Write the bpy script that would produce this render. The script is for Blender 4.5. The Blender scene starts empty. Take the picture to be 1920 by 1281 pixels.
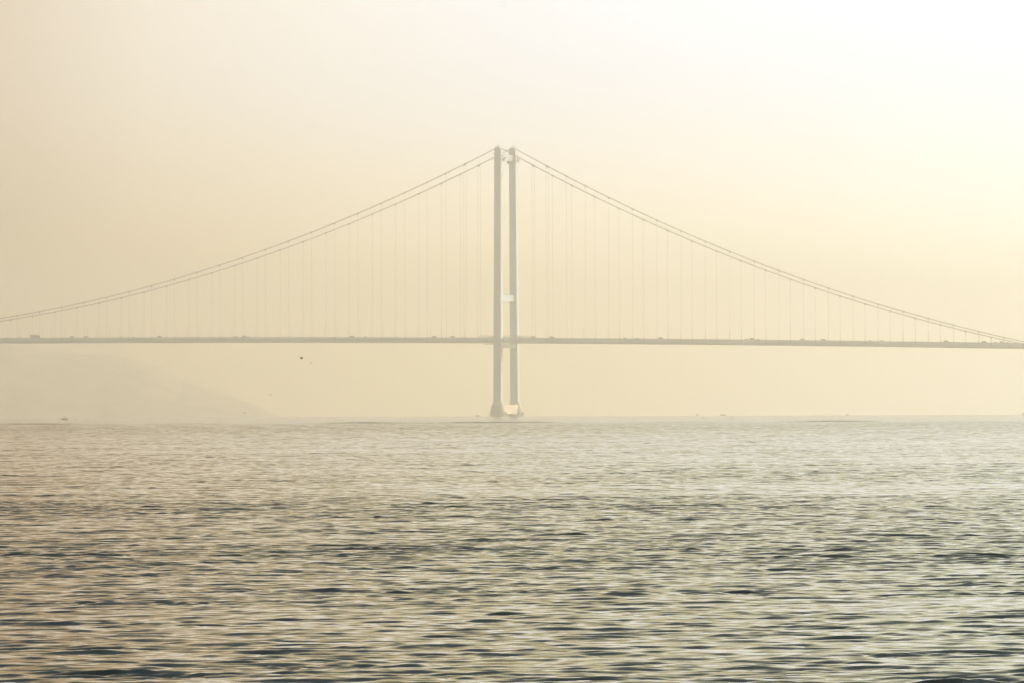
import bpy, math, random
import numpy as np
from mathutils import Matrix, Vector

random.seed(7)
rng = np.random.default_rng(11)
S = bpy.context.scene
COL = S.collection
R = math.radians

# ------------------------------------------------------------------ place
RE = 7.4e6                       # earth radius with refraction: the far water dips below the horizon
HC = 5.0                         # eye height over the water
F = 13793.0                      # focal length in photo pixels (1920 wide)
TX, TY = -5.15, 6870.0           # foot of the tower
TZ = -TY * TY / (2 * RE)
AXIS = R(27.5)                   # the bridge runs 27.5 degrees off square to the view
SUN_AZ, SUN_EL = R(27.5 + 36.0), R(24.0)
SUN = Vector((math.sin(SUN_AZ) * math.cos(SUN_EL), math.cos(SUN_AZ) * math.cos(SUN_EL), math.sin(SUN_EL)))


def drop(x, y):
    return -(x * x + y * y) / (2 * RE)


def at(px, y_m):
    """sideways metres of a photo column at a distance"""
    return (px - 960.0) / F * y_m


# ------------------------------------------------------------------ helpers
class MB:
    def __init__(self):
        self.v, self.f, self.m = [], [], []

    def loft(self, rings, cap=True, mi=0):
        n = len(rings[0])
        b = len(self.v)
        for r in rings:
            self.v.extend([tuple(p) for p in r])
        for i in range(len(rings) - 1):
            for k in range(n):
                a0 = b + i * n + k
                a1 = b + i * n + (k + 1) % n
                self.f.append((a0, a1, a1 + n, a0 + n)); self.m.append(mi)
        if cap:
            self.f.append(tuple(b + k for k in reversed(range(n)))); self.m.append(mi)
            e = b + (len(rings) - 1) * n
            self.f.append(tuple(e + k for k in range(n))); self.m.append(mi)
        return self

    def box(self, x0, x1, y0, y1, z0, z1, mi=0):
        return self.loft([[(x0, y0, z), (x1, y0, z), (x1, y1, z), (x0, y1, z)] for z in (z0, z1)], mi=mi)

    def tube(self, pts, r, n=8, mi=0):
        pts = [Vector(p) for p in pts]
        rings = []
        for i, p in enumerate(pts):
            d = (pts[min(i + 1, len(pts) - 1)] - pts[max(i - 1, 0)]).normalized()
            u = d.cross(Vector((0, 1, 0)))
            if u.length < 0.2:
                u = d.cross(Vector((1, 0, 0)))
            u.normalize()
            w = d.cross(u)
            rr = r[i] if isinstance(r, (list, tuple)) else r
            rings.append([p + rr * (u * math.cos(2 * math.pi * k / n) + w * math.sin(2 * math.pi * k / n)) for k in range(n)])
        return self.loft(rings, mi=mi)

    def build(self, name, mats, parent=None, smooth=False, loc=None):
        me = bpy.data.meshes.new(name)
        me.from_pydata(self.v, [], self.f)
        for m in (mats if isinstance(mats, (list, tuple)) else [mats]):
            me.materials.append(m)
        me.polygons.foreach_set("material_index", self.m)
        import bmesh
        bm = bmesh.new(); bm.from_mesh(me)
        bmesh.ops.recalc_face_normals(bm, faces=bm.faces)
        bm.to_mesh(me); bm.free()
        if smooth:
            me.polygons.foreach_set("use_smooth", [True] * len(me.polygons))
        me.update()
        o = bpy.data.objects.new(name, me)
        COL.objects.link(o)
        if parent:
            o.parent = parent
        if loc:
            o.location = loc
        return o


def empty(name, loc=(0, 0, 0), rz=0.0, parent=None):
    o = bpy.data.objects.new(name, None)
    COL.objects.link(o)
    o.location = loc
    o.rotation_euler = (0, 0, rz)
    o.empty_display_size = 2
    if parent:
        o.parent = parent
    return o


def tag(o, label=None, cat=None, group=None, kind=None):
    if label: o["label"] = label
    if cat: o["category"] = cat
    if group: o["group"] = group
    if kind: o["kind"] = kind
    return o


def copy_tree(o, parent=None):
    c = o.copy()
    COL.objects.link(c)
    if parent:
        c.parent = parent
    for ch in list(o.children):
        copy_tree(ch, c)
    return c


ORD = ("first second third fourth fifth sixth seventh eighth ninth tenth eleventh twelfth thirteenth fourteenth fifteenth "
       "sixteenth seventeenth eighteenth nineteenth twentieth twenty-first twenty-second twenty-third twenty-fourth "
       "twenty-fifth twenty-sixth").split()


# ------------------------------------------------------------------ materials
def mat(name, col, rough=0.55, noise=0.12, scale=0.3, spec=0.5, stretch=(1, 1, 1), metallic=0.0):
    m = bpy.data.materials.new(name)
    m.use_nodes = True
    nt = m.node_tree
    p = nt.nodes["Principled BSDF"]
    p.inputs["Roughness"].default_value = rough
    p.inputs["Specular IOR Level"].default_value = spec
    p.inputs["Metallic"].default_value = metallic
    tc = nt.nodes.new("ShaderNodeTexCoord")
    mp = nt.nodes.new("ShaderNodeMapping")
    mp.inputs["Scale"].default_value = stretch
    nz = nt.nodes.new("ShaderNodeTexNoise")
    nz.inputs["Scale"].default_value = scale
    nz.inputs["Detail"].default_value = 5
    rp = nt.nodes.new("ShaderNodeValToRGB")
    a = [max(0, c * (1 - noise)) for c in col]
    b = [min(1, c * (1 + noise)) for c in col]
    rp.color_ramp.elements[0].position = 0.35
    rp.color_ramp.elements[1].position = 0.65
    rp.color_ramp.elements[0].color = (*a, 1)
    rp.color_ramp.elements[1].color = (*b, 1)
    nt.links.new(tc.outputs["Object"], mp.inputs["Vector"])
    nt.links.new(mp.outputs["Vector"], nz.inputs["Vector"])
    nt.links.new(nz.outputs["Fac"], rp.inputs["Fac"])
    nt.links.new(rp.outputs["Color"], p.inputs["Base Color"])
    return m


M_STEEL = mat("grey_steel_paint", (0.37, 0.48, 0.62), 0.48, 0.06, 0.12, 0.7, (1, 1, 0.15))
M_DECK = mat("deck_steel_paint", (0.50, 0.61, 0.70), 0.5, 0.08, 0.1, 0.5, (0.3, 1, 1))
M_CABLE = mat("cable_wrap", (0.24, 0.24, 0.25), 0.55, 0.08, 0.5)
M_CONC = mat("pier_concrete", (0.48, 0.45, 0.40), 0.75, 0.12, 0.25)
M_CONC_LIT = mat("sun_tinted_concrete", (0.64, 0.56, 0.44), 0.75, 0.1, 0.25)  # pier concrete again for the plinth beam, warm sunlight put into the colour
M_ASPH = mat("asphalt", (0.06, 0.06, 0.06), 0.9)
M_RAIL = mat("galvanised_rail", (0.30, 0.30, 0.31), 0.5)
M_DARK = mat("dark_metal", (0.08, 0.08, 0.085), 0.5)
M_TYRE = mat("rubber", (0.02, 0.02, 0.02), 0.8)
M_GLASS = mat("dark_glass", (0.03, 0.035, 0.04), 0.08, 0.02)
M_HULLD = mat("grey_brown_hull", (0.09, 0.065, 0.06), 0.45)
M_HULLP = mat("weathered_white_hull", (0.34, 0.33, 0.30), 0.45)
M_HULLR = mat("rust_red_paint", (0.36, 0.12, 0.08), 0.5)
M_YELL = mat("pale_yellow_canvas", (0.85, 0.78, 0.38), 0.8)
M_WHITE = mat("white_paint", (0.8, 0.8, 0.77), 0.5)
M_BIRDD = mat("dark_plumage", (0.035, 0.032, 0.03), 0.85)
M_BIRDG = mat("grey_plumage", (0.16, 0.15, 0.14), 0.85)
M_HILL = mat("scrub_hillside", (0.30, 0.255, 0.14), 0.95, 0.5, 0.02)
M_WALLP = mat("pale_render", (0.72, 0.64, 0.55), 0.85)
M_ROOF = mat("clay_roof", (0.34, 0.16, 0.10), 0.85)

# ------------------------------------------------------------------ world: hazy sky
W = bpy.data.worlds.new("World")
S.world = W
W.use_nodes = True
nt = W.node_tree
nt.nodes.clear()
N = nt.nodes.new
Lk = nt.links.new
out = N("ShaderNodeOutputWorld")
bg = N("ShaderNodeBackground")
Lk(bg.outputs[0], out.inputs[0])
tc = N("ShaderNodeTexCoord")
sep = N("ShaderNodeSeparateXYZ")
Lk(tc.outputs["Generated"], sep.inputs[0])


def math_node(op, a, b=None):
    n = N("ShaderNodeMath")
    n.operation = op
    for i, v in enumerate((a, b)):
        if v is None: continue
        if isinstance(v, (int, float)): n.inputs[i].default_value = v
        else: Lk(v, n.inputs[i])
    return n.outputs[0]


def map_range(v, a, b, c=0.0, d=1.0, interp='SMOOTHSTEP'):
    n = N("ShaderNodeMapRange")
    n.interpolation_type = interp
    Lk(v, n.inputs[0])
    for i, q in enumerate((a, b, c, d)):
        n.inputs[i + 1].default_value = q
    return n.outputs[0]


def ramp(v, stops, lo, hi, interp='LINEAR'):
    n = N("ShaderNodeValToRGB")
    cr = n.color_ramp
    cr.interpolation = interp
    Lk(map_range(v, lo, hi, 0, 1, 'LINEAR'), n.inputs[0])
    while len(cr.elements) < len(stops):
        cr.elements.new(0.5)
    for e, (x, c) in zip(cr.elements, stops):
        e.position = (x - lo) / (hi - lo)
    for e, (x, c) in zip(cr.elements, stops):
        e.color = (*c, 1)
    return n.outputs[0]


def mix(fac, a, b):
    n = N("ShaderNodeMix")
    n.data_type = 'RGBA'
    Lk(fac, n.inputs[0])
    Lk(a, n.inputs[6])
    Lk(b, n.inputs[7])
    return n.outputs[2]


DEG = 180 / math.pi
az = math_node('MULTIPLY', math_node('ARCTAN2', sep.outputs[0], sep.outputs[1]), DEG)
el = math_node('MULTIPLY', math_node('ARCSINE', sep.outputs[2]), DEG)
# low sky: brown haze to the left of the view, brightening towards the sun on the right
LOW = [(-180, (.56, .61, .68)), (-60, (.21, .15, .09)), (-14, (.18, .10, .04)), (-4, (.25, .125, .03)), (-2.5, (.76, .52, .23)),
       (0, (1.20, .94, .48)), (2, (1.32, 1.19, .86)), (4, (1.40, 1.38, 1.24)), (12, (1.52, 1.46, 1.18)), (47, (2.0, 1.85, 1.4)), (110, (.8, .78, .72)), (180, (.56, .61, .68))]
HIGH = [(-180, (.56, .62, .70)), (-60, (.34, .29, .24)), (-14, (.27, .21, .155)), (-4, (.45, .365, .295)), (-2.5, (.65, .61, .555)),
        (0, (.655, .68, .745)), (2, (.68, .73, .85)), (4, (.69, .755, .90)), (12, (.82, .84, .85)), (47, (2.0, 1.9, 1.65)), (110, (.8, .80, .76)), (180, (.56, .62, .70))]
MID = [(-180, (.54, .61, .70)), (-60, (.28, .22, .15)), (-14, (.20, .14, .075)), (-4, (.325, .205, .095)), (0, (.465, .39, .205)), (4, (.495, .505, .325)),
       (12, (.72, .68, .47)), (47, (2.0, 1.85, 1.5)), (110, (.75, .75, .72)), (180, (.54, .61, .70))]
low = ramp(az, LOW, -180, 180)
high = ramp(az, HIGH, -180, 180)
midc = ramp(az, MID, -180, 180)
hazy = mix(map_range(el, 0.1, 2.7), low, high)
sky = N("ShaderNodeTexSky")
sky.sky_type = 'NISHITA'
sky.sun_disc = False
sky.sun_elevation = SUN_EL
sky.sun_rotation = SUN_AZ
sky.dust_density = 4.0
sky.air_density = 1.0
sky.ozone_density = 0.2
nsc = N("ShaderNodeVectorMath")
nsc.operation = 'MULTIPLY'
Lk(sky.outputs[0], nsc.inputs[0])
nsc.inputs[1].default_value = (0.007, 0.013, 0.016)
band = mix(map_range(el, 3.3, 6.5), hazy, midc)
upper = mix(map_range(el, 7.5, 17.0), band, nsc.outputs[0])
Lk(upper, bg.inputs[0])
bg.inputs[1].default_value = 1.0

# ------------------------------------------------------------------ sun
sl = bpy.data.lights.new("sun", 'SUN')
sl.energy = 5.0
sl.angle = R(0.5)
sl.color = (1.0, 0.85, 0.62)
so = bpy.data.objects.new("sun", sl)
COL.objects.link(so)
so.rotation_euler = (-SUN).to_track_quat('-Z', 'Y').to_euler()
so.location = (0, 0, 400)

# ------------------------------------------------------------------ camera
PITCH, ROLL = 124.6 / F, R(0.18)
c, s = math.cos(ROLL), math.sin(ROLL)
fwd = Vector((0, math.cos(PITCH), math.sin(PITCH)))
rt, up = Vector((1, 0, 0)), Vector((0, -math.sin(PITCH), math.cos(PITCH)))
cr_, cu_ = rt * c - up * s, rt * s + up * c
cd = bpy.data.cameras.new("camera")
cd.sensor_width = 36.0
cd.lens = F / 1920 * 36.0
cd.clip_start = 0.5
cd.clip_end = 60000
co = bpy.data.objects.new("camera", cd)
COL.objects.link(co)
co.matrix_world = Matrix(((cr_.x, cu_.x, -fwd.x, 0), (cr_.y, cu_.y, -fwd.y, 0), (cr_.z, cu_.z, -fwd.z, HC), (0, 0, 0, 1)))
S.camera = co

# ------------------------------------------------------------------ water
def build_water():
    rows = [5.0]
    y = 5.0
    while y < 17500:
        if y < 122: d = 0.9
        elif y < 300: d = 0.15
        elif y < 900: d = 0.15 + 0.15 * (y - 300) / 600.0
        elif y < 2800: d = 0.30 * (y / 900.0) ** 1.6
        else: d = 1.84 * (y / 2800.0) ** 3
        y += d
        rows.append(y)
    Y = np.array(rows)
    DD = np.gradient(Y)
    core = np.linspace(-0.094, 0.094, 640)
    side = 0.094 + np.cumsum(0.004 * 1.17 ** np.arange(26))
    U = np.concatenate([-side[::-1], core, side])
    nr, nc = len(Y), len(U)
    X = np.clip(U[None, :] * (Y[:, None] + 12.0), -3000, 3000).astype(np.float64)
    X += np.sign(U)[None, :] * 0.01 * np.abs(U)[None, :]
    YY = np.repeat(Y[:, None], nc, 1)
    Z = -(X * X + YY * YY) / (2 * RE)
    DX = np.zeros_like(X); DY = np.zeros_like(X)
    # sum of many wave trains: a low 4 to 9 m swell under wind ripples, crests mostly square to the view
    ncomp = 160
    lam = np.where(np.arange(ncomp) < 118, np.exp(rng.uniform(math.log(0.38), math.log(1.5), ncomp)), np.exp(rng.uniform(math.log(1.5), math.log(5.5), ncomp)))
    k = 2 * math.pi / lam
    spread = np.where(lam > 1.5, 0.45, 0.43)
    th = -math.pi / 2 + R(6) + rng.normal(0, 1, ncomp) * spread
    slope = np.where(lam > 1.5, 0.0068, 0.0142) * WAVE
    A = slope * np.exp(rng.normal(0, 0.25, ncomp)) / k
    ph = rng.uniform(0, 2 * math.pi, ncomp)
    kx, ky = k * np.cos(th), k * np.sin(th)
    # slow gusts: patches of stronger and weaker ripple
    g = np.zeros_like(X)
    for i in range(14):
        L_ = math.exp(rng.uniform(math.log(25), math.log(380)))
        t_ = rng.uniform(-1.2, 1.2) + math.pi / 2
        g += np.cos(2 * math.pi / L_ * (1.0 * X * math.cos(t_) + YY * math.sin(t_)) + rng.uniform(0, 6.28))
    gust = np.clip(1.0 + 0.05 * g, 0.65, 1.4)
    n2 = np.zeros_like(X)          # here and there a knot of steeper ripples
    for i in range(16):
        L_ = math.exp(rng.uniform(math.log(4.0), math.log(16.0)))
        t_ = rng.uniform(-1.0, 1.0) + math.pi / 2
        n2 += np.cos(2 * math.pi / L_ * (X * math.cos(t_) + YY * math.sin(t_)) + rng.uniform(0, 6.28))
    n2 /= math.sqrt(8.0)
    gust *= 0.84 + 0.62 * np.clip(n2 - 0.75, 0, 1.6)
    calm = 1 - 0.7 * np.clip((Y - 2600) / 120, 0, 1)
    far = np.clip((Y - 500) / 1200, 0, 1)
    for i in range(ncomp):
        w = np.clip((lam[i] / (2.0 * DD) - 0.55) / 0.6, 0, 1) * calm
        idx = np.nonzero(w > 0.01)[0]
        if len(idx) == 0: continue
        a, b = idx[0], idx[-1] + 1
        p = (kx[i] * X[a:b] + ky[i] * YY[a:b] + ph[i]).astype(np.float32)
        amp = (A[i] * w[a:b] * (1 - 0.27 * np.clip((Y[a:b] - 220) / 280, 0, 1)) * (1 + (2.8 if lam[i] > 2.2 else 0.0) * np.clip((Y[a:b] - 900) / 900, 0, 1)))[:, None] * (gust[a:b] if lam[i] < 2.5 else 1.0)
        Z[a:b] += amp * np.cos(p)
        sn = amp * np.sin(p) * 0.95
        DX[a:b] -= sn * math.cos(th[i])
        DY[a:b] -= sn * math.sin(th[i])
    # a passing ship's wake far out: one long low broken crest
    env = np.clip(0.55 + 0.5 * np.cos(X / 23.0 + 1.0) + 0.45 * np.cos(X / 9.1) + 0.3 * np.cos(X / 61.0), 0, 1.3)
    Z += 0.42 * env * np.exp(-((YY - 2630 - 0.05 * X) / 3.2) ** 2)
    XX = X + DX
    YF = YY + DY
    co_ = np.stack([XX, YF, Z], -1).reshape(-1, 3).astype(np.float32)
    ii = np.arange(nr * nc).reshape(nr, nc)
    q = np.stack([ii[:-1, :-1], ii[:-1, 1:], ii[1:, 1:], ii[1:, :-1]], -1).reshape(-1, 4)
    me = bpy.data.meshes.new("water")
    me.vertices.add(len(co_)); me.vertices.foreach_set("co", co_.ravel())
    me.loops.add(q.size); me.loops.foreach_set("vertex_index", q.ravel().astype(np.int32))
    me.polygons.add(len(q))
    me.polygons.foreach_set("loop_start", np.arange(0, q.size, 4, dtype=np.int32))
    me.polygons.foreach_set("loop_total", np.full(len(q), 4, dtype=np.int32))
    me.polygons.foreach_set("use_smooth", np.ones(len(q), dtype=bool))
    me.update(calc_edges=True)
    print("water verts", len(co_))
    o = bpy.data.objects.new("water", me)
    COL.objects.link(o)
    tag(o, "rippled grey-green sea filling the lower part of the view", kind="structure")
    m = bpy.data.materials.new("sea_water")
    m.use_nodes = True
    nt = m.node_tree
    p = nt.nodes["Principled BSDF"]
    p.inputs["Base Color"].default_value = (0.001, 0.009, 0.011, 1)
    p.inputs["Roughness"].default_value = 0.05
    p.inputs["IOR"].default_value = 1.333
    tcn = nt.nodes.new("ShaderNodeTexCoord")
    prev = None
    rg = nt.nodes.new("ShaderNodeMapRange")
    sx = nt.nodes.new("ShaderNodeSeparateXYZ")
    nt.links.new(tcn.outputs["Object"], sx.inputs[0])
    mr = nt.nodes.new("ShaderNodeMapRange")      # farther out, where the mesh is coarser, the ripples are carried by bump
    mr.interpolation_type = 'SMOOTHSTEP'
    nt.links.new(sx.outputs[1], mr.inputs[0])
    mr.inputs[1].default_value, mr.inputs[2].default_value = 250.0, 2600.0
    mr.inputs[3].default_value, mr.inputs[4].default_value = 0.0, 1.0
    nt.links.new(sx.outputs[1], rg.inputs[0])    # ripples too small to resolve far out: a rougher surface
    rg.inputs[1].default_value, rg.inputs[2].default_value = 600.0, 3000.0
    rg.inputs[3].default_value, rg.inputs[4].default_value = 0.05, 0.11
    nt.links.new(rg.outputs[0], p.inputs["Roughness"])
    for sc, st, dist in ((3.0, (1.0, 1.0, 0.0), 0.007), (0.8, (1.0, 1.0, 0.0), 0.020), (0.32, (0.7, 1.0, 0.0), 0.24)):
        mp = nt.nodes.new("ShaderNodeMapping")
        mp.inputs["Scale"].default_value = st
        nz = nt.nodes.new("ShaderNodeTexNoise")
        nz.inputs["Scale"].default_value = sc
        nz.inputs["Detail"].default_value = 3
        nt.links.new(tcn.outputs["Object"], mp.inputs["Vector"])
        nt.links.new(mp.outputs["Vector"], nz.inputs["Vector"])
        bp = nt.nodes.new("ShaderNodeBump")
        bp.inputs["Strength"].default_value = 1.0
        bp.inputs["Distance"].default_value = dist
        nt.links.new(nz.outputs["Fac"], bp.inputs["Height"])
        if sc < 0.5:
            nt.links.new(mr.outputs[0], bp.inputs["Strength"])
        if prev is not None:
            nt.links.new(prev.outputs[0], bp.inputs["Normal"])
        prev = bp
    nt.links.new(prev.outputs[0], p.inputs["Normal"])
    me.materials.append(m)


WAVE = 1.0
build_water()

# ------------------------------------------------------------------ bridge
B = empty("suspension_bridge", (TX, TY, TZ), -AXIS)
tag(B, "long grey suspension bridge with one twin-legged tower fading into golden haze", "bridge")


def deck_z(s_):      # underside of the deck
    return 68.35 - 0.0115 * s_ - 0.0000092 * s_ * s_


def cable_z(s_):
    if s_ <= 0:
        return 80.8 + 171.0 * ((s_ + 775.0) / 775.0) ** 2
    return 252.0 - 0.512 * s_ + 0.000298 * s_ * s_


SIDE_END = 540.0
CAB = 14.3
ROAD = 4.45          # roadway above the underside
TOP = 5.15           # parapet top above the underside

# tower (local: x along the bridge, y away from the viewer, z up)
T = empty("tower", (0, 0, 0), 0, B)


def leg_center(z):
    return 17.0 - (z - 21.0) / 209.0 * 2.05


def ring_oct(cx, cy, hx, hy, z, ch):
    return [(cx - hx + ch, cy - hy, z), (cx + hx - ch, cy - hy, z), (cx + hx, cy - hy + ch, z), (cx + hx, cy + hy - ch, z),
            (cx + hx - ch, cy + hy, z), (cx - hx + ch, cy + hy, z), (cx - hx, cy + hy - ch, z), (cx - hx, cy - hy + ch, z)]


for sg in (-1, 1):
    m = MB()
    rings = []
    for z in (13.0, 21.0, 60.0, 110.0, 160.0, 200.0, 238.0, 246.5):
        f = (z - 21.0) / 217.0
        hx, hy = 3.95 - 0.5 * f, 2.5 - 0.1 * f
        if z > 240: hx -= 0.1
        rings.append(ring_oct(0, sg * leg_center(z), hx, hy, z, 0.3))
    m.loft(rings)
    leg = m.build("leg", M_STEEL, T)
    # saddle housing: arched top over the cable
    cy = sg * leg_center(249)
    prof = []
    for a_ in range(0, 181, 12):
        prof.append((-3.3 * math.cos(R(a_)), 248.6 + 3.2 * math.sin(R(a_)) ** 0.8))
    prof = [(-3.3, 246.3)] + prof + [(3.3, 246.3)]
    m = MB()
    m.loft([[(x, cy + yy, z) for x, z in prof] for yy in (-2.3, 2.3)])
    sad = m.build("saddle_housing", M_STEEL, T)
    # warning light frame on the housing
    m = MB()
    m.tube([(0, cy, 251.6), (0, cy, 254.2)], [0.32, 0.16], 6)
    for dx in (-4.6, 4.6):
        m.tube([(0, cy, 253.6), (dx * 0.75, cy, 251.9), (dx, cy, 250.2)], 0.13, 5)
    for q in (-3, -1.5, 1.5, 3):
        m.tube([(q, cy, 250.6), (q, cy, 252.1)], 0.06, 5)
    m.build("beacon_frame", M_RAIL, T)
    # work platform collar with rails
    zc = 239.9
    cy = sg * leg_center(241)
    m = MB()
    m.box(-5.1, 4.4, cy - 3.3, cy - 2.45, zc, zc + 0.6)
    m.box(-5.1, 4.4, cy + 2.45, cy + 3.3, zc, zc + 0.6)
    m.box(-5.1, -3.55, cy - 2.45, cy + 2.45, zc, zc + 0.6)
    m.box(3.55, 4.4, cy - 2.45, cy + 2.45, zc, zc + 0.6)
    pl = m.build("work_platform", M_STEEL, T)
    for q in (-5.0, 4.3):
        m = MB()
        for yy in (cy - 3.2, cy, cy + 3.2):
            m.box(q - 0.08, q + 0.08, yy - 0.08, yy + 0.08, zc + 0.6, zc + 2.3)
        m.box(q - 0.08, q + 0.08, cy - 3.28, cy + 3.28, zc + 2.3, zc + 2.45)
        m.build("handrail", M_RAIL, pl)
    m = MB()   # davit arms on the right of the platform
    m.box(4.4, 6.2, cy - 1.0, cy + 1.0, zc - 0.9, zc + 0.5)
    m.box(5.0, 5.8, cy - 0.5, cy + 0.5, zc - 2.2, zc - 0.9)
    m.tube([(5.2, cy, zc + 0.3), (6.9, cy, zc + 1.6), (7.9, cy, zc + 2.0)], 0.36, 6)
    m.tube([(4.9, cy, zc + 0.4), (4.9, cy, zc + 3.2)], 0.28, 6)
    m.tube([(7.8, cy, zc + 2.3), (7.8, cy, zc + 1.2)], 0.3, 6)
    m.build("maintenance_davit", M_DARK, pl)
    # cable entry box on the left
    m = MB()
    m.box(-4.5, -3.62, cy - 0.8, cy + 0.8, 244.4, 246.6)
    m.build("warning_light", M_RAIL, T)
    m = MB()   # ledge on the right side of each leg
    m.box(3.5, 5.1, cy - 1.8, cy + 1.8, 243.3, 243.9)
    for yy in (cy - 1.7, cy + 1.6):
        m.box(4.95, 5.08, yy, yy + 0.1, 243.9, 245.0)
    m.build("ledge", M_RAIL, T)
    # walkway carried round the outside of the leg at deck level
    zd = deck_z(0)
    ci = leg_center(68)
    m = MB()
    y0, y1 = sg * (ci + 2.75), sg * (ci + 5.2)
    m.box(-9.5, 9.5, min(y0, y1), max(y0, y1), zd + 3.3, zd + 4.1)
    for q in (-9.2, 9.2):
        ya, yb = sg * 13.9, sg * (ci + 5.2)
        m.box(q - 1.1, q + 1.1, min(ya, yb), max(ya, yb), zd + 2.5, zd + 3.28)
    wk = m.build("tower_walkway", M_DECK, T)
    m = MB()
    yr = sg * (ci + 5.1)
    for q in np.arange(-9.4, 9.5, 2.35):
        m.box(q - 0.05, q + 0.05, yr - 0.05, yr + 0.05, zd + 4.1, zd + 5.3)
    for zz in (4.6, 5.0, 5.3):
        m.box(-9.5, 9.5, yr - 0.045, yr + 0.045, zd + zz, zd + zz + 0.1)
    m.build("handrail", M_RAIL, wk)
    # concrete pedestal
    cp = sg * 17.05
    m = MB()
    rings = []
    for z, r_ in ((-2.0, 8.3), (2.0, 8.3), (2.05, 8.0), (4.0, 7.85), (6.5, 7.35), (8.8, 6.7), (10.8, 5.9), (12.4, 5.15), (13.4, 4.75), (13.9, 4.6)):
        rings.append([(r_ * math.cos(2 * math.pi * k_ / 28) * 1.0, cp + r_ * math.sin(2 * math.pi * k_ / 28) * (0.95 if z < 12 else 0.8), z) for k_ in range(28)])
    m.loft(rings)
    ped = m.build("pedestal", M_CONC, T)
    m = MB()
    m.box(7.9, 8.9, cp - 0.25, cp + 0.25, 0.2, 4.2)
    m.box(7.9, 8.9, cp - 0.9, cp - 0.65, 0.2, 4.2)
    m.build("ladder", M_DARK, ped)
    # anchor-bolt frame where the steel leg meets the concrete
    m = MB()
    m.loft([ring_oct(0, cp, 4.35, 2.95, z, 0.3) for z in (13.9, 14.9)])
    m.build("leg_base", M_STEEL, ped)

for nm, z0, z1, hw, mt in (("crossbeam", 239.0, 244.7, 1.5, M_STEEL), ("crossbeam", 108.0, 113.7, 1.5, M_STEEL), ("crossbeam", 64.4, 67.6, 2.4, M_STEEL)):
    yi = [leg_center(z) - 2.42 for z in (z0, z1)]
    m = MB()
    m.loft([[(-hw, -yi[0], z0), (hw, -yi[0], z0), (hw, yi[0], z0), (-hw, yi[0], z0)],
            [(-hw, -yi[1], z1), (hw, -yi[1], z1), (hw, yi[1], z1), (-hw, yi[1], z1)]])
    b_ = m.build(nm, mt, T)
    for q in (-hw, hw - 0.1):
        m = MB()
        for yy in np.linspace(-yi[1] + 0.6, yi[1] - 0.6, 9):
            m.box(q, q + 0.1, yy - 0.06, yy + 0.06, z1, z1 + 1.1)
        m.box(q, q + 0.1, -yi[1] + 0.5, yi[1] - 0.5, z1 + 1.1, z1 + 1.25)
        if z0 > 100:
            m.build("handrail", M_RAIL, b_)
m = MB()
m.box(-5.2, 5.2, -13.5, 13.5, 2.4, 11.0)
m.build("plinth_beam", M_CONC_LIT, T)
m = MB()   # small access cabin under the top beam on the far leg
yy = leg_center(238) - 2.45
m.box(-4.6, -1.6, yy - 2.0, yy - 0.02, 236.6, 239.6)
m.build("access_cabin", M_RAIL, T)
m = MB()   # hose hanging off the near leg
yy = -leg_center(228) - 2.6
m.tube([(3.0, yy, 219.0), (4.2, yy, 223.0), (5.6, yy + 2, 229.0)], 0.1, 5)
m.build("hanging_rope", M_DARK, T)

# deck: one long streamlined box girder
SS = list(np.arange(-1000, SIDE_END + 301, 20.0))
m = MB()
rings = []
for q in SS:
    z = deck_z(q) if q > -775 else deck_z(-1550 - q)
    rings.append([(q, -9.0, z), (q, -13.4, z + 0.9), (q, -13.9, z + 2.9), (q, -13.6, z + ROAD - 0.15), (q, 13.6, z + ROAD - 0.15), (q, 13.9, z + 2.9), (q, 13.4, z + 0.9), (q, 9.0, z)])
m.loft(rings)
deck = m.build("deck", M_DECK, B)
m = MB()
rings = []
for q in SS:
    z = (deck_z(q) if q > -775 else deck_z(-1550 - q)) + ROAD
    rings.append([(q, -12.6, z - 0.15), (q, -12.6, z), (q, 12.6, z), (q, 12.6, z - 0.15)])
m.loft(rings)
m.build("roadway", M_ASPH, deck)
for sg in (-1, 1):
    m = MB()
    rings = []
    for q in SS:
        z = deck_z(q) if q > -775 else deck_z(-1550 - q)
        y0, y1 = sg * 13.15, sg * 13.35
        rings.append([(q, y0, z + ROAD - 0.2), (q, y1, z + ROAD - 0.2), (q, y1, z + TOP - 0.12), (q, y0, z + TOP - 0.12)])
    m.loft(rings)
    par = m.build("parapet", M_DECK, deck)
    m = MB()
    pts = [(q, sg * 13.25, (deck_z(q) if q > -775 else deck_z(-1550 - q)) + TOP + 0.02) for q in SS]
    m.tube(pts, 0.14, 6)
    m.build("parapet_rail", M_RAIL, par)
    # raised wind screen beside the tower
    for q0 in (-22.0, 5.0):
        m = MB()
        q1 = q0 + 17.0
        for q in np.arange(q0, q1 + 0.1, 1.7):
            z = deck_z(q) + TOP
            m.box(q - 0.06, q + 0.06, sg * 13.25 - 0.06, sg * 13.25 + 0.06, z - 0.4, z + 2.0)
        for zz in (0.45, 0.95, 1.45, 1.95):
            z = deck_z((q0 + q1) / 2) + TOP
            m.box(q0, q1, sg * 13.25 - 0.1, sg * 13.25 + 0.1, z + zz, z + zz + 0.2)
        m.build("wind_screen", M_RAIL, deck)
m = MB()   # maintenance gantry slung under the deck by the tower
zg = deck_z(-10)
m.box(-15.0, -5.2, -14.6, -13.95, zg - 1.2, zg - 0.7)
m.box(-15.0, -5.2, 13.95, 14.6, zg - 1.2, zg - 0.7)
for q in (-14.0, -6.5):
    m.box(q - 0.2, q + 0.2, -13.95, 13.95, zg - 1.1, zg - 0.75)
    m.box(q - 0.2, q + 0.2, -14.4, -14.15, zg - 0.7, zg + 2.6)
m.build("maintenance_gantry", M_RAIL, deck)

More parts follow.
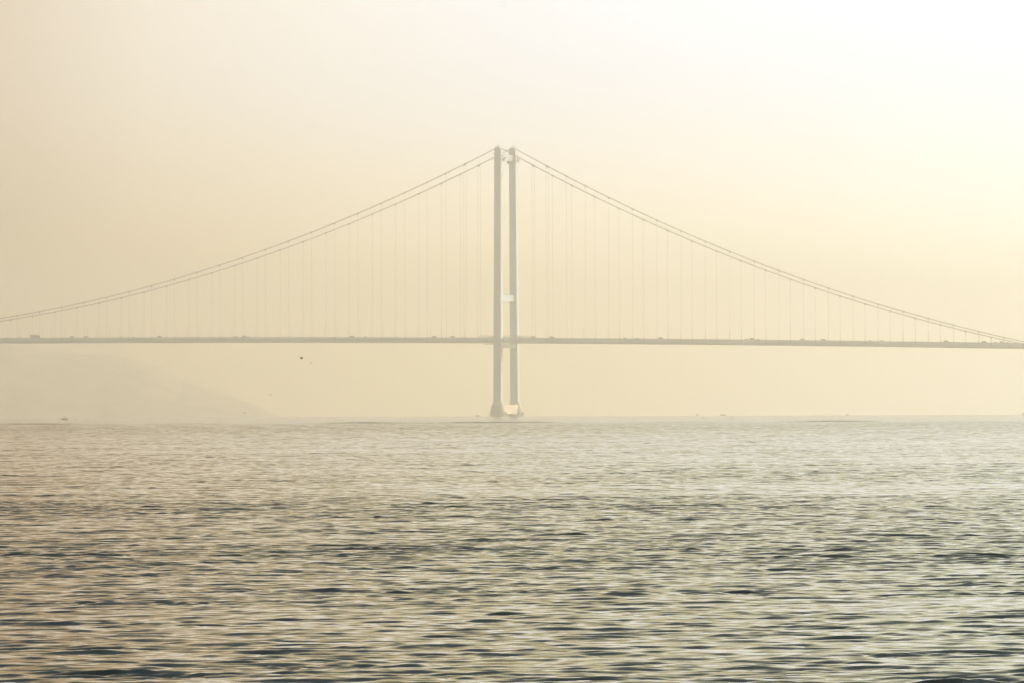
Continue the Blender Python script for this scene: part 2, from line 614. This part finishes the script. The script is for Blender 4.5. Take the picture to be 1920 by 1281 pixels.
# main cables with clamps
ST = [36.0, 56.0, 76.0] + [100.0 + 25 * i for i in range(40)]
LST = [-q for q in ST if q <= 650]
RST = [q for q in ST if q <= 500]
for sg in (-1, 1):
    pts = []
    for q in np.arange(-1000, SIDE_END + 0.1, 5.0):
        zz = cable_z(q)
        if abs(q) < 6: zz = min(zz, 250.9 - 0.035 * q * q)
        pts.append((q, sg * CAB, zz))
    m = MB()
    m.tube(pts, 0.43, 8)
    cab = m.build("main_cable", M_CABLE, B, smooth=True)
    proto = None
    for q in LST + RST:
        wide = 1.9 if abs(q) == 36 else 0.85
        sl_ = (cable_z(q + 1) - cable_z(q - 1)) / 2
        m = MB()
        m.tube([(-wide, 0, -wide * sl_), (wide, 0, wide * sl_)], 0.68, 8)
        m.box(-wide * 0.6, wide * 0.6, -0.2, 0.2, -1.5, -0.5)
        if abs(q) == 36:
            m.box(wide * 0.5, wide * 0.5 + 0.16, -0.08, 0.08, 0.4, 2.3)
        m.build("cable_clamp", M_CABLE, cab, loc=(q, sg * CAB, cable_z(q)))

# hangers: two ropes each, four at the first station beside the tower
for sg in (-1, 1):
    for q in LST + RST:
        zb = deck_z(q) + 3.2
        zt = cable_z(q) - 1.0
        yb, yt = sg * 13.95, sg * CAB
        m = MB()
        offs = (-1.35, 1.35) if abs(q) == 36 else (0.0,)
        for d in offs:
            for e in (-0.16, 0.16):
                m.tube([(d + e, yb, zb), (d + e, yt, zt)], 0.055, 5)
            m.box(d - 0.35, d + 0.35, min(yb, sg * 13.7), max(yb, sg * 13.7) + 0.1, zb - 0.5, zb + 0.5)
            m.tube([(d, yb, zb + 0.4), (d, yb + (yt - yb) * 0.02, zb + 3.4)], 0.26, 6)
        m.build("hanger", M_CABLE, B, loc=(q, 0, 0))

# street lamps on both deck edges, midway between hangers
mp_ = MB()
mp_.tube([(0, 0, 0), (0, 0, 9.6), (0, 0.25, 10.1), (0, 1.5, 10.5)], [0.14, 0.10, 0.09, 0.07], 6)
mp_.box(-0.25, 0.25, 1.5, 2.5, 10.38, 10.6)
mp_.box(-0.3, 0.3, -0.3, 0.3, 0, 0.35)
lamp0 = None
BM = Matrix.Translation((TX, TY, TZ)) @ Matrix.Rotation(-AXIS, 4, 'Z')
for sg, edge in ((-1, "near"), (1, "far")):
    for side, qs in (("left", [-12.5 - 25 * i for i in range(1, 23)]), ("right", [12.5 + 25 * i for i in range(1, 21)])):
        for i, q in enumerate(qs):
            p = BM @ Vector((q, sg * 12.75, deck_z(q) + ROAD))
            if lamp0 is None:
                lamp0 = mp_.build("street_lamp", M_RAIL)
                o = lamp0
            else:
                o = lamp0.copy(); COL.objects.link(o)
            o.location = p
            o.rotation_euler = (0, 0, -AXIS + (0 if sg < 0 else math.pi))
            tag(o, f"slim lamp post on the {edge} deck edge, {ORD[i]} to the {side} of the tower", "street lamp", "lamp posts along the bridge deck")

# ------------------------------------------------------------------ vehicles on the deck
def wheels(root, xs, y, r_):
    for x in xs:
        for yy in (-y, y):
            m = MB()
            m.loft([[(r_ * math.cos(2 * math.pi * k_ / 14), q, r_ * math.sin(2 * math.pi * k_ / 14)) for k_ in range(14)] for q in (-0.11, 0.11)])
            m.build("wheel", M_TYRE, root, loc=(x, yy, r_))


def car_proto(kind):
    """kind: hatchback, saloon, van. Faces +x."""
    r_ = empty(kind)
    P = {"hatchback": dict(l=2.0, h=0.95, roof=[(-1.95, 0.95), (-1.75, 1.52), (0.1, 1.56), (1.0, 0.98)]),
         "saloon": dict(l=2.3, h=0.92, roof=[(-1.7, 0.92), (-1.1, 1.44), (0.3, 1.46), (1.2, 0.95)]),
         "van": dict(l=2.7, h=1.15, roof=[(-2.65, 1.15), (-2.6, 2.25), (0.9, 2.3), (2.0, 1.2)])}[kind]
    l, h = P["l"], P["h"]
    body = [(-l, 0.35), (-l, h - 0.1), (-l + 0.1, h), (l - 0.9, h), (l - 0.1, h - 0.22), (l, 0.6), (l - 0.05, 0.33)]
    m = MB()
    m.loft([[(x, y, z) for x, z in body] for y in (-0.87, 0.87)])
    m.build("body", M_PAINT, r_)
    m = MB()
    m.loft([[(x, y, z + 0.003) for x, z in P["roof"]] for y in (-0.76, 0.76)])
    cab_ = m.build("cabin", M_PAINT, r_)
    m = MB()
    xs = [p[0] for p in P["roof"]]
    zt = P["roof"][1][1] - 0.14
    for y in (-0.775, 0.765):
        m.loft([[(x, y + d, z) for x, z in ((xs[0] + 0.35, h + 0.1), (xs[1] + 0.3, zt), (xs[2] - 0.05, zt), (xs[3] - 0.4, h + 0.1))] for d in (0, 0.01)])
    m.build("window", M_GLASS, cab_)
    m = MB()
    m.box(-l - 0.02, -l + 0.02, -0.8, -0.55, 0.6, 0.8)
    m.box(-l - 0.02, -l + 0.02, 0.55, 0.8, 0.6, 0.8)
    m.build("tail_light", M_HULLR, r_)
    wheels(r_, (-l * 0.62, l * 0.62), 0.8, 0.32)
    return r_


M_PAINT = mat("grey_car_paint", (0.22, 0.22, 0.225), 0.35)
protos = {}
# (photo column, kind)
CARS = [(13.5, "hatchback"), (39, "hatchback"), (136, "van"), (162, "van"), (228, "saloon"), (252, "hatchback"), (300, "van"),
        (443, "hatchback"), (459, "van"), (467, "saloon"), (661, "van"), (686, "hatchback"), (815, "van"), (850, "van"),
        (1001, "van"), (1036, "van"), (1173, "hatchback"), (1196, "hatchback"), (1240, "van"), (1401, "hatchback"), (1411, "van"), (1423, "hatchback"),
        (1506, "van"), (1545, "van"), (1633, "hatchback"), (1655, "hatchback"), (1775, "van"), (1846, "van"), (1868, "hatchback"), (1880, "van"), (1890, "hatchback")]


def s_of(px, lat):
    """position along the bridge seen at a photo column, at 'lat' metres to the near side of its axis"""
    u = (px - 960.0 + (640.5 - 633) * math.sin(ROLL)) / F
    # point = T + L s + Nn lat ; x = u*y
    Lx, Ly = math.cos(AXIS), -math.sin(AXIS)
    Nx, Ny = -math.sin(AXIS), -math.cos(AXIS)
    return (u * (TY + Ny * lat) - TX - Nx * lat) / (Lx - u * Ly)


def put_on_deck(o, px, lat):
    q = s_of(px, lat)
    o.location = BM @ Vector((q, -lat, deck_z(q) + ROAD + 0.01))
    o.rotation_euler = (0, math.atan(0.0115 + 0.0000184 * q), -AXIS)
    return q


left = sorted([c_ for c_ in CARS if c_[0] < 940], key=lambda c_: -c_[0])
right = sorted([c_ for c_ in CARS if c_[0] > 940])
for side, lst in (("left", left), ("right", right)):
    for i, (px, kind) in enumerate(lst):
        if kind not in protos:
            protos[kind] = car_proto(kind)
            o = protos[kind]
        else:
            o = copy_tree(protos[kind])
        put_on_deck(o, px, 10.5)
        look = {"hatchback": "small grey hatchback", "saloon": "low grey saloon car", "van": "tall grey van"}[kind]
        tag(o, f"{look} on the bridge deck, {ORD[i]} vehicle to the {side} of the tower", "van" if kind == "van" else "car", "vehicles crossing the bridge")

t = empty("truck")
m = MB(); m.box(-6.0, 3.3, -1.25, 1.25, 1.15, 3.75); m.build("cargo_box", M_PAINT, t)
m = MB()
m.loft([[(x, y, z) for x, z in ((3.6, 0.6), (3.6, 3.3), (4.9, 3.3), (5.6, 2.0), (5.7, 0.6))] for y in (-1.2, 1.2)])
cb = m.build("cab", M_PAINT, t)
m = MB()
for y in (-1.215, 1.205):
    m.loft([[(x, y + d, z) for x, z in ((4.1, 1.9), (4.1, 2.9), (4.8, 2.9), (5.3, 1.95))] for d in (0, 0.01)])
m.build("window", M_GLASS, cb)
m = MB(); m.box(-6.0, 5.4, -0.5, 0.5, 0.7, 1.14); m.build("chassis", M_DARK, t)
wheels(t, (-4.6, -3.4, 4.6), 1.1, 0.5)
put_on_deck(t, 67.5, 10.5)
tag(t, "long box truck on the bridge deck near the left edge, tallest of the vehicles", "truck", "vehicles crossing the bridge")

# ------------------------------------------------------------------ boats and birds
def wz(x, y):
    return drop(x, y)


def hull_mesh(l, w, h, sheer=0.25, n=12):
    """pointed bow at -x, flat stern at +x"""
    m = MB()
    rings = []
    for i in range(n + 1):
        f = i / n
        x = -l / 2 + l * f
        hw = w / 2 * min(1.0, (f / 0.45) ** 0.6 if f > 0 else 0.0) * (1 - 0.12 * max(0, f - 0.6))
        hw = max(hw, 0.03)
        zt = h + sheer * (1 - f) ** 2
        rake = (1 - f) ** 4 * 0.3
        rings.append([(x, -hw, zt), (x + rake, -hw * 0.72, 0.05), (x + rake, 0, -0.18), (x + rake, hw * 0.72, 0.05), (x, hw, zt), (x, hw - min(.08, hw * .5), zt), (x + rake * .5, 0, max(0.12, zt - 0.45)), (x, -hw + min(.08, hw * .5), zt)])
    m.loft(rings)
    return m


# dinghy with an outboard near the left edge
bx, by = at(120.0, 4100.0), 4100.0
bt = empty("motorboat", (bx, by, wz(bx, by)), 0)
tag(bt, "small dark open motorboat with pale yellow sunshade and outboard, on the water far left", "boat")
hull_mesh(3.3, 1.5, 1.05, 0.12).build("hull", M_HULLD, bt)
m = MB(); m.box(1.62, 2.05, -0.2, 0.2, 0.3, 1.15); m.tube([(1.85, 0, 0.3), (1.9, 0, -0.4)], 0.09, 6); m.build("outboard_motor", M_DARK, bt)
m = MB(); m.tube([(0.45, 0, 0.3), (0.35, 0, 1.45), (0.3, 0, 2.05)], 0.17, 6); m.box(0.25, 0.75, -0.35, 0.35, 0.3, 1.0); m.build("console", M_HULLD, bt)
m = MB()
m.loft([[(0.35 + a_ * r_, b_ * r_, z) for a_, b_ in [(math.cos(k_ * math.pi / 5) * 0.75, math.sin(k_ * math.pi / 5) * 0.95) for k_ in range(10)]] for z, r_ in ((2.02, 1.0), (2.35, 0.9), (2.6, 0.4))])
m.build("sunshade", M_YELL, bt)
m = MB(); m.loft([[(1.2 + 0.2 * math.cos(k_ * math.pi / 4) * r_, -0.3 + 0.2 * math.sin(k_ * math.pi / 4) * r_, z) for k_ in range(8)] for z, r_ in ((0.45, 0.8), (0.7, 1.1), (1.0, 0.9))])
m.build("bucket", M_WHITE, bt)
# floats towed behind it
rope = MB()
for i, (px, L_) in enumerate(((141.5, 1.8), (151.0, 0.35), (159.0, 2.0), (166.0, 1.2))):
    fx = at(px, 4100.0)
    m = MB()
    rr = 0.10 if i != 1 else 0.22
    m.tube([(-L_ / 2, 0, 0.02), (-L_ / 2 + 0.1, 0, 0.06), (L_ / 2 - 0.1, 0, 0.06), (L_ / 2, 0, 0.02)], [rr * .4, rr, rr, rr * .4], 8)
    o = m.build("net_float", M_WHITE if i == 1 else M_DARK, loc=(fx, by, wz(fx, by)))
    tag(o, ("dark net float trailing nearest behind the yellow-topped motorboat", "small white net float between the dark floats behind the motorboat",
            "long dark net float just right of the white float", "dark net float farthest behind the motorboat")[i], "net float", "floats trailing behind the motorboat")


def far_boat(px, l, h, cabin, label, mh, Y=6650.0):
    x = at(px, Y)
    r_ = empty("fishing_boat", (x, Y, wz(x, Y)), random.uniform(-0.2, 0.2))
    tag(r_, label, "boat", "small boats on the far water")
    hull_mesh(l, l * 0.34, h, 0.3).build("hull", mh, r_)
    for (x0, x1, z1) in cabin:
        m = MB()
        m.loft([[(x0, y, h * 0.7), (x0 + 0.08, y, z1), (x1 - 0.05, y, z1), (x1, y, h * 0.7)] for y in (-l * 0.1, l * 0.1)])
        m.build("cabin", mh, r_)
    return r_


far_boat(895.8, 4.0, 0.95, [(-1.3, 0.3, 1.6), (0.9, 1.6, 1.75)], "faint grey boat with two low humps just left of the tower's foot", M_HULLP)
far_boat(1355.0, 5.0, 1.0, [(-2.2, -0.3, 1.9), (1.0, 2.1, 2.0)], "widest of the faint boats on the horizon right of the tower, two lumps", M_HULLP)
far_boat(1307.0, 1.6, 0.9, [(-0.5, 0.4, 2.0)], "tiny reddish boat on the horizon, left of the two-lumped boat", M_HULLR)
far_boat(1587.5, 2.7, 0.9, [(-0.3, 1.1, 1.7)], "small faint boat alone on the horizon between the two-lumped boat and the right edge", M_HULLP)
far_boat(1925.0, 9.0, 1.6, [(-1.5, 3.0, 3.6), (0.0, 2.0, 5.0)], "boat cut by the right edge of the picture, with a tall cabin", M_HULLP)

for px, py, w_, lb in ((1318.5, 784.5, 0.8, "tiny dark float on the water below the reddish boat"), (1371.5, 785.4, 1.0, "tiny dark float on the water below the two-lumped boat")):
    lev = py + (px - 945) * math.sin(ROLL)
    dep = (lev - 765.1) / F
    Yd = 3800.0
    for _ in range(60):
        Yd = HC / max(1e-5, (dep - Yd / (2 * RE)))
    x = at(px, Yd)
    m = MB()
    m.loft([[(w_ * 0.5 * r_ * math.cos(k_ * math.pi / 5), w_ * 0.5 * r_ * math.sin(k_ * math.pi / 5), z) for k_ in range(10)] for z, r_ in ((-0.2, 0.7), (0.15, 1.0), (0.45, 0.8), (0.6, 0.3))])
    tag(m.build("buoy", M_DARK, loc=(x, Yd, wz(x, Yd))), lb, "buoy", "dark specks on the water")


def bird(px, py, dist, span, lift, roll_, yaw, m_, label, body=0.42):
    """gull: body along y, wings along x"""
    lev = py + (px - 945) * math.sin(ROLL)
    z = HC + (765.1 - lev) / F * dist
    x = at(px, dist)
    b = MB()
    b.tube([(0, -body * .55, 0.02), (0, -body * .4, 0.03), (0, -body * .1, 0), (0, body * .25, 0), (0, body * .6, 0.01)], [0.02, 0.055, 0.085, 0.06, 0.015], 8)
    for sg in (-1, 1):
        h = span / 2
        l_ = lift if sg < 0 else lift * 0.9
        st = [(0.04, 0.0, 0.14), (h * .45, l_ * h * .6, 0.13), (h * .75, l_ * h * .68, 0.09), (h, l_ * h * .5, 0.02)]
        rings = [[(sg * x_, -c_, z_), (sg * x_, -c_ * .2, z_ + 0.022), (sg * x_, c_, z_), (sg * x_, -c_ * .2, z_ - 0.012)] for x_, z_, c_ in st]
        b.loft(rings)
    o = b.build("gull", m_, smooth=True, loc=(x, dist, z))
    o.rotation_euler = (0, roll_, yaw)
    tag(o, label, "bird", "birds gliding under the bridge")


bird(565.3, 672.6, 1000.0, 0.48, 1.3, R(-12), R(30), M_BIRDD, "darkest bird, wings raised in a V, below the deck left of the tower", 0.5)
bird(583.0, 680.7, 1500.0, 0.75, -0.25, R(-8), R(20), M_BIRDG, "faint flat-winged bird just right of and below the dark V-winged bird")
bird(506.8, 740.2, 1500.0, 0.66, -0.7, R(4), R(15), M_BIRDG, "faint bird with arched drooping wings, low over the left water")
bird(458.0, 774.6, 1700.0, 0.34, -0.4, 0, R(70), M_BIRDG, "lowest and smallest bird, a speck just over the left horizon", 0.4)

# ------------------------------------------------------------------ hazy headland beyond the bridge on the left
RIDGE = [(-1400, 560), (-700, 600), (-300, 640), (0, 650), (60, 654), (120, 663), (200, 671), (260, 682), (300, 693), (345, 722), (400, 738), (440, 752), (470, 767), (495, 783), (540, 795)]
HY = 15500.0


def ridge_h(x):
    px = 960 + x / HY * F
    xs = [p[0] for p in RIDGE]; ys = [p[1] for p in RIDGE]
    py = np.interp(px, xs, ys)
    lev = py + (np.clip(px, 0, 1920) - 945) * math.sin(ROLL)
    return HC + (765.1 - lev) / F * HY


xs = np.linspace(-2550, -425, 240)
ys = np.linspace(15000, 17200, 70)
GX, GY = np.meshgrid(xs, ys)
base = drop(GX, GY) - 2.0
hh = ridge_h(GX) - base
fy = np.clip(1 - ((GY - HY) / np.where(GY < HY, 490.0, 1650.0)) ** 2, 0, 1)
nz_ = np.zeros_like(GX)
for i in range(40):
    L_ = math.exp(rng.uniform(math.log(25), math.log(260)))
    t_ = rng.uniform(0, 6.28)
    nz_ += L_ / 260 * np.cos(2 * math.pi / L_ * (GX * math.cos(t_) + GY * math.sin(t_)) + rng.uniform(0, 6.28))
nz_ *= 2.2
GZ = base + np.maximum(0, hh) * fy + nz_ * np.clip(hh / 30, 0, 1) * np.clip(fy * 2, 0, 1) * 0.8
v = np.stack([GX, GY, GZ], -1).reshape(-1, 3)
n0, n1 = GX.shape
idx = np.arange(n0 * n1).reshape(n0, n1)
q = np.stack([idx[:-1, :-1], idx[:-1, 1:], idx[1:, 1:], idx[1:, :-1]], -1).reshape(-1, 4)
me = bpy.data.meshes.new("hills")
me.from_pydata(v.tolist(), [], q.tolist())
me.materials.append(M_HILL)
ho = bpy.data.objects.new("hills", me)
COL.objects.link(ho)
tag(ho, "faint scrub-covered headland fading into haze on the left", kind="structure")


def hill_z(x, y):
    i = int(np.argmin(abs(ys - y))); j = int(np.argmin(abs(xs - x)))
    return float(GZ[i, j])


for px, py, w_, h_, d_, lb in ((320, 747, 7.0, 3.2, 9.0, "pale low house on the dim hillside, middle one of three"),
                               (465, 776.0, 13.0, 3.0, 9.0, "long pale low building at the right tip of the headland shore"),
                               (152, 747, 2.6, 2.4, 3.0, "tiny white hut on the dim hillside above the motorboat")):
    lev = py + (px - 945) * math.sin(ROLL)
    # walk back along the ray until it meets the hillside
    Yb = 15010.0
    while Yb < 17100:
        zr = HC + (765.1 - lev) / F * Yb
        if hill_z(at(px, Yb), Yb) >= zr: break
        Yb += 8.0
    Yb -= 10.0
    zr = HC + (765.1 - lev) / F * Yb
    x = at(px, Yb)
    zb = min(zr - h_ * 0.5, hill_z(x, Yb) + 0.2) - 0.5
    o = empty("house", (x, Yb, zb), R(10))
    tag(o, lb, "house", "pale buildings on the headland")
    m = MB(); m.box(-w_ / 2, w_ / 2, 0, d_, -2.0, h_); m.build("wall", M_WALLP, o)
    m = MB(); m.loft([[(xx, -0.3, h_ + 0.01), (xx, d_ / 2, h_ + 1.3), (xx, d_ + 0.3, h_ + 0.01)] for xx in (-w_ / 2 - 0.3, w_ / 2 + 0.3)]); m.build("roof", M_WALLP, o)
    m = MB()
    for q_ in np.arange(-w_ / 2 + 1, w_ / 2 - 0.5, 2.4):
        m.box(q_ - 0.4, q_ + 0.4, -0.03, 0.02, 1.0, 2.2)
    m.build("window", M_GLASS, o)

# ------------------------------------------------------------------ haze
HAZE = 1.65e-4
m = MB()
m.box(-3300, 3300, -400, 17900, -45, 300)
hz = bpy.data.materials.new("haze")
hz.use_nodes = True
nt = hz.node_tree
nt.nodes.clear()
oo = nt.nodes.new("ShaderNodeOutputMaterial")
pv = nt.nodes.new("ShaderNodeVolumePrincipled")
pv.inputs["Color"].default_value = (0.998, 0.972, 0.90, 1)
pv.inputs["Density"].default_value = HAZE
pv.inputs["Anisotropy"].default_value = 0.77
pv.inputs["Density Attribute"].default_value = ""
nt.links.new(pv.outputs[0], oo.inputs["Volume"])
h = m.build("haze", hz)
tag(h, "golden sea haze thickening with distance", kind="stuff")
try:
    hz.cycles.homogeneous_volume = True
except Exception:
    pass

# ------------------------------------------------------------------ render settings
S.view_settings.view_transform = 'Standard'
S.view_settings.look = 'None'
S.view_settings.exposure = 0.96
S.view_settings.gamma = 1.0
S.render.engine = 'CYCLES'
cy_ = S.cycles
cy_.use_denoising = True
cy_.max_bounces = 8
cy_.diffuse_bounces = 2
cy_.glossy_bounces = 3
cy_.volume_bounces = 5
cy_.transparent_max_bounces = 8
cy_.caustics_reflective = False
cy_.use_adaptive_sampling = False
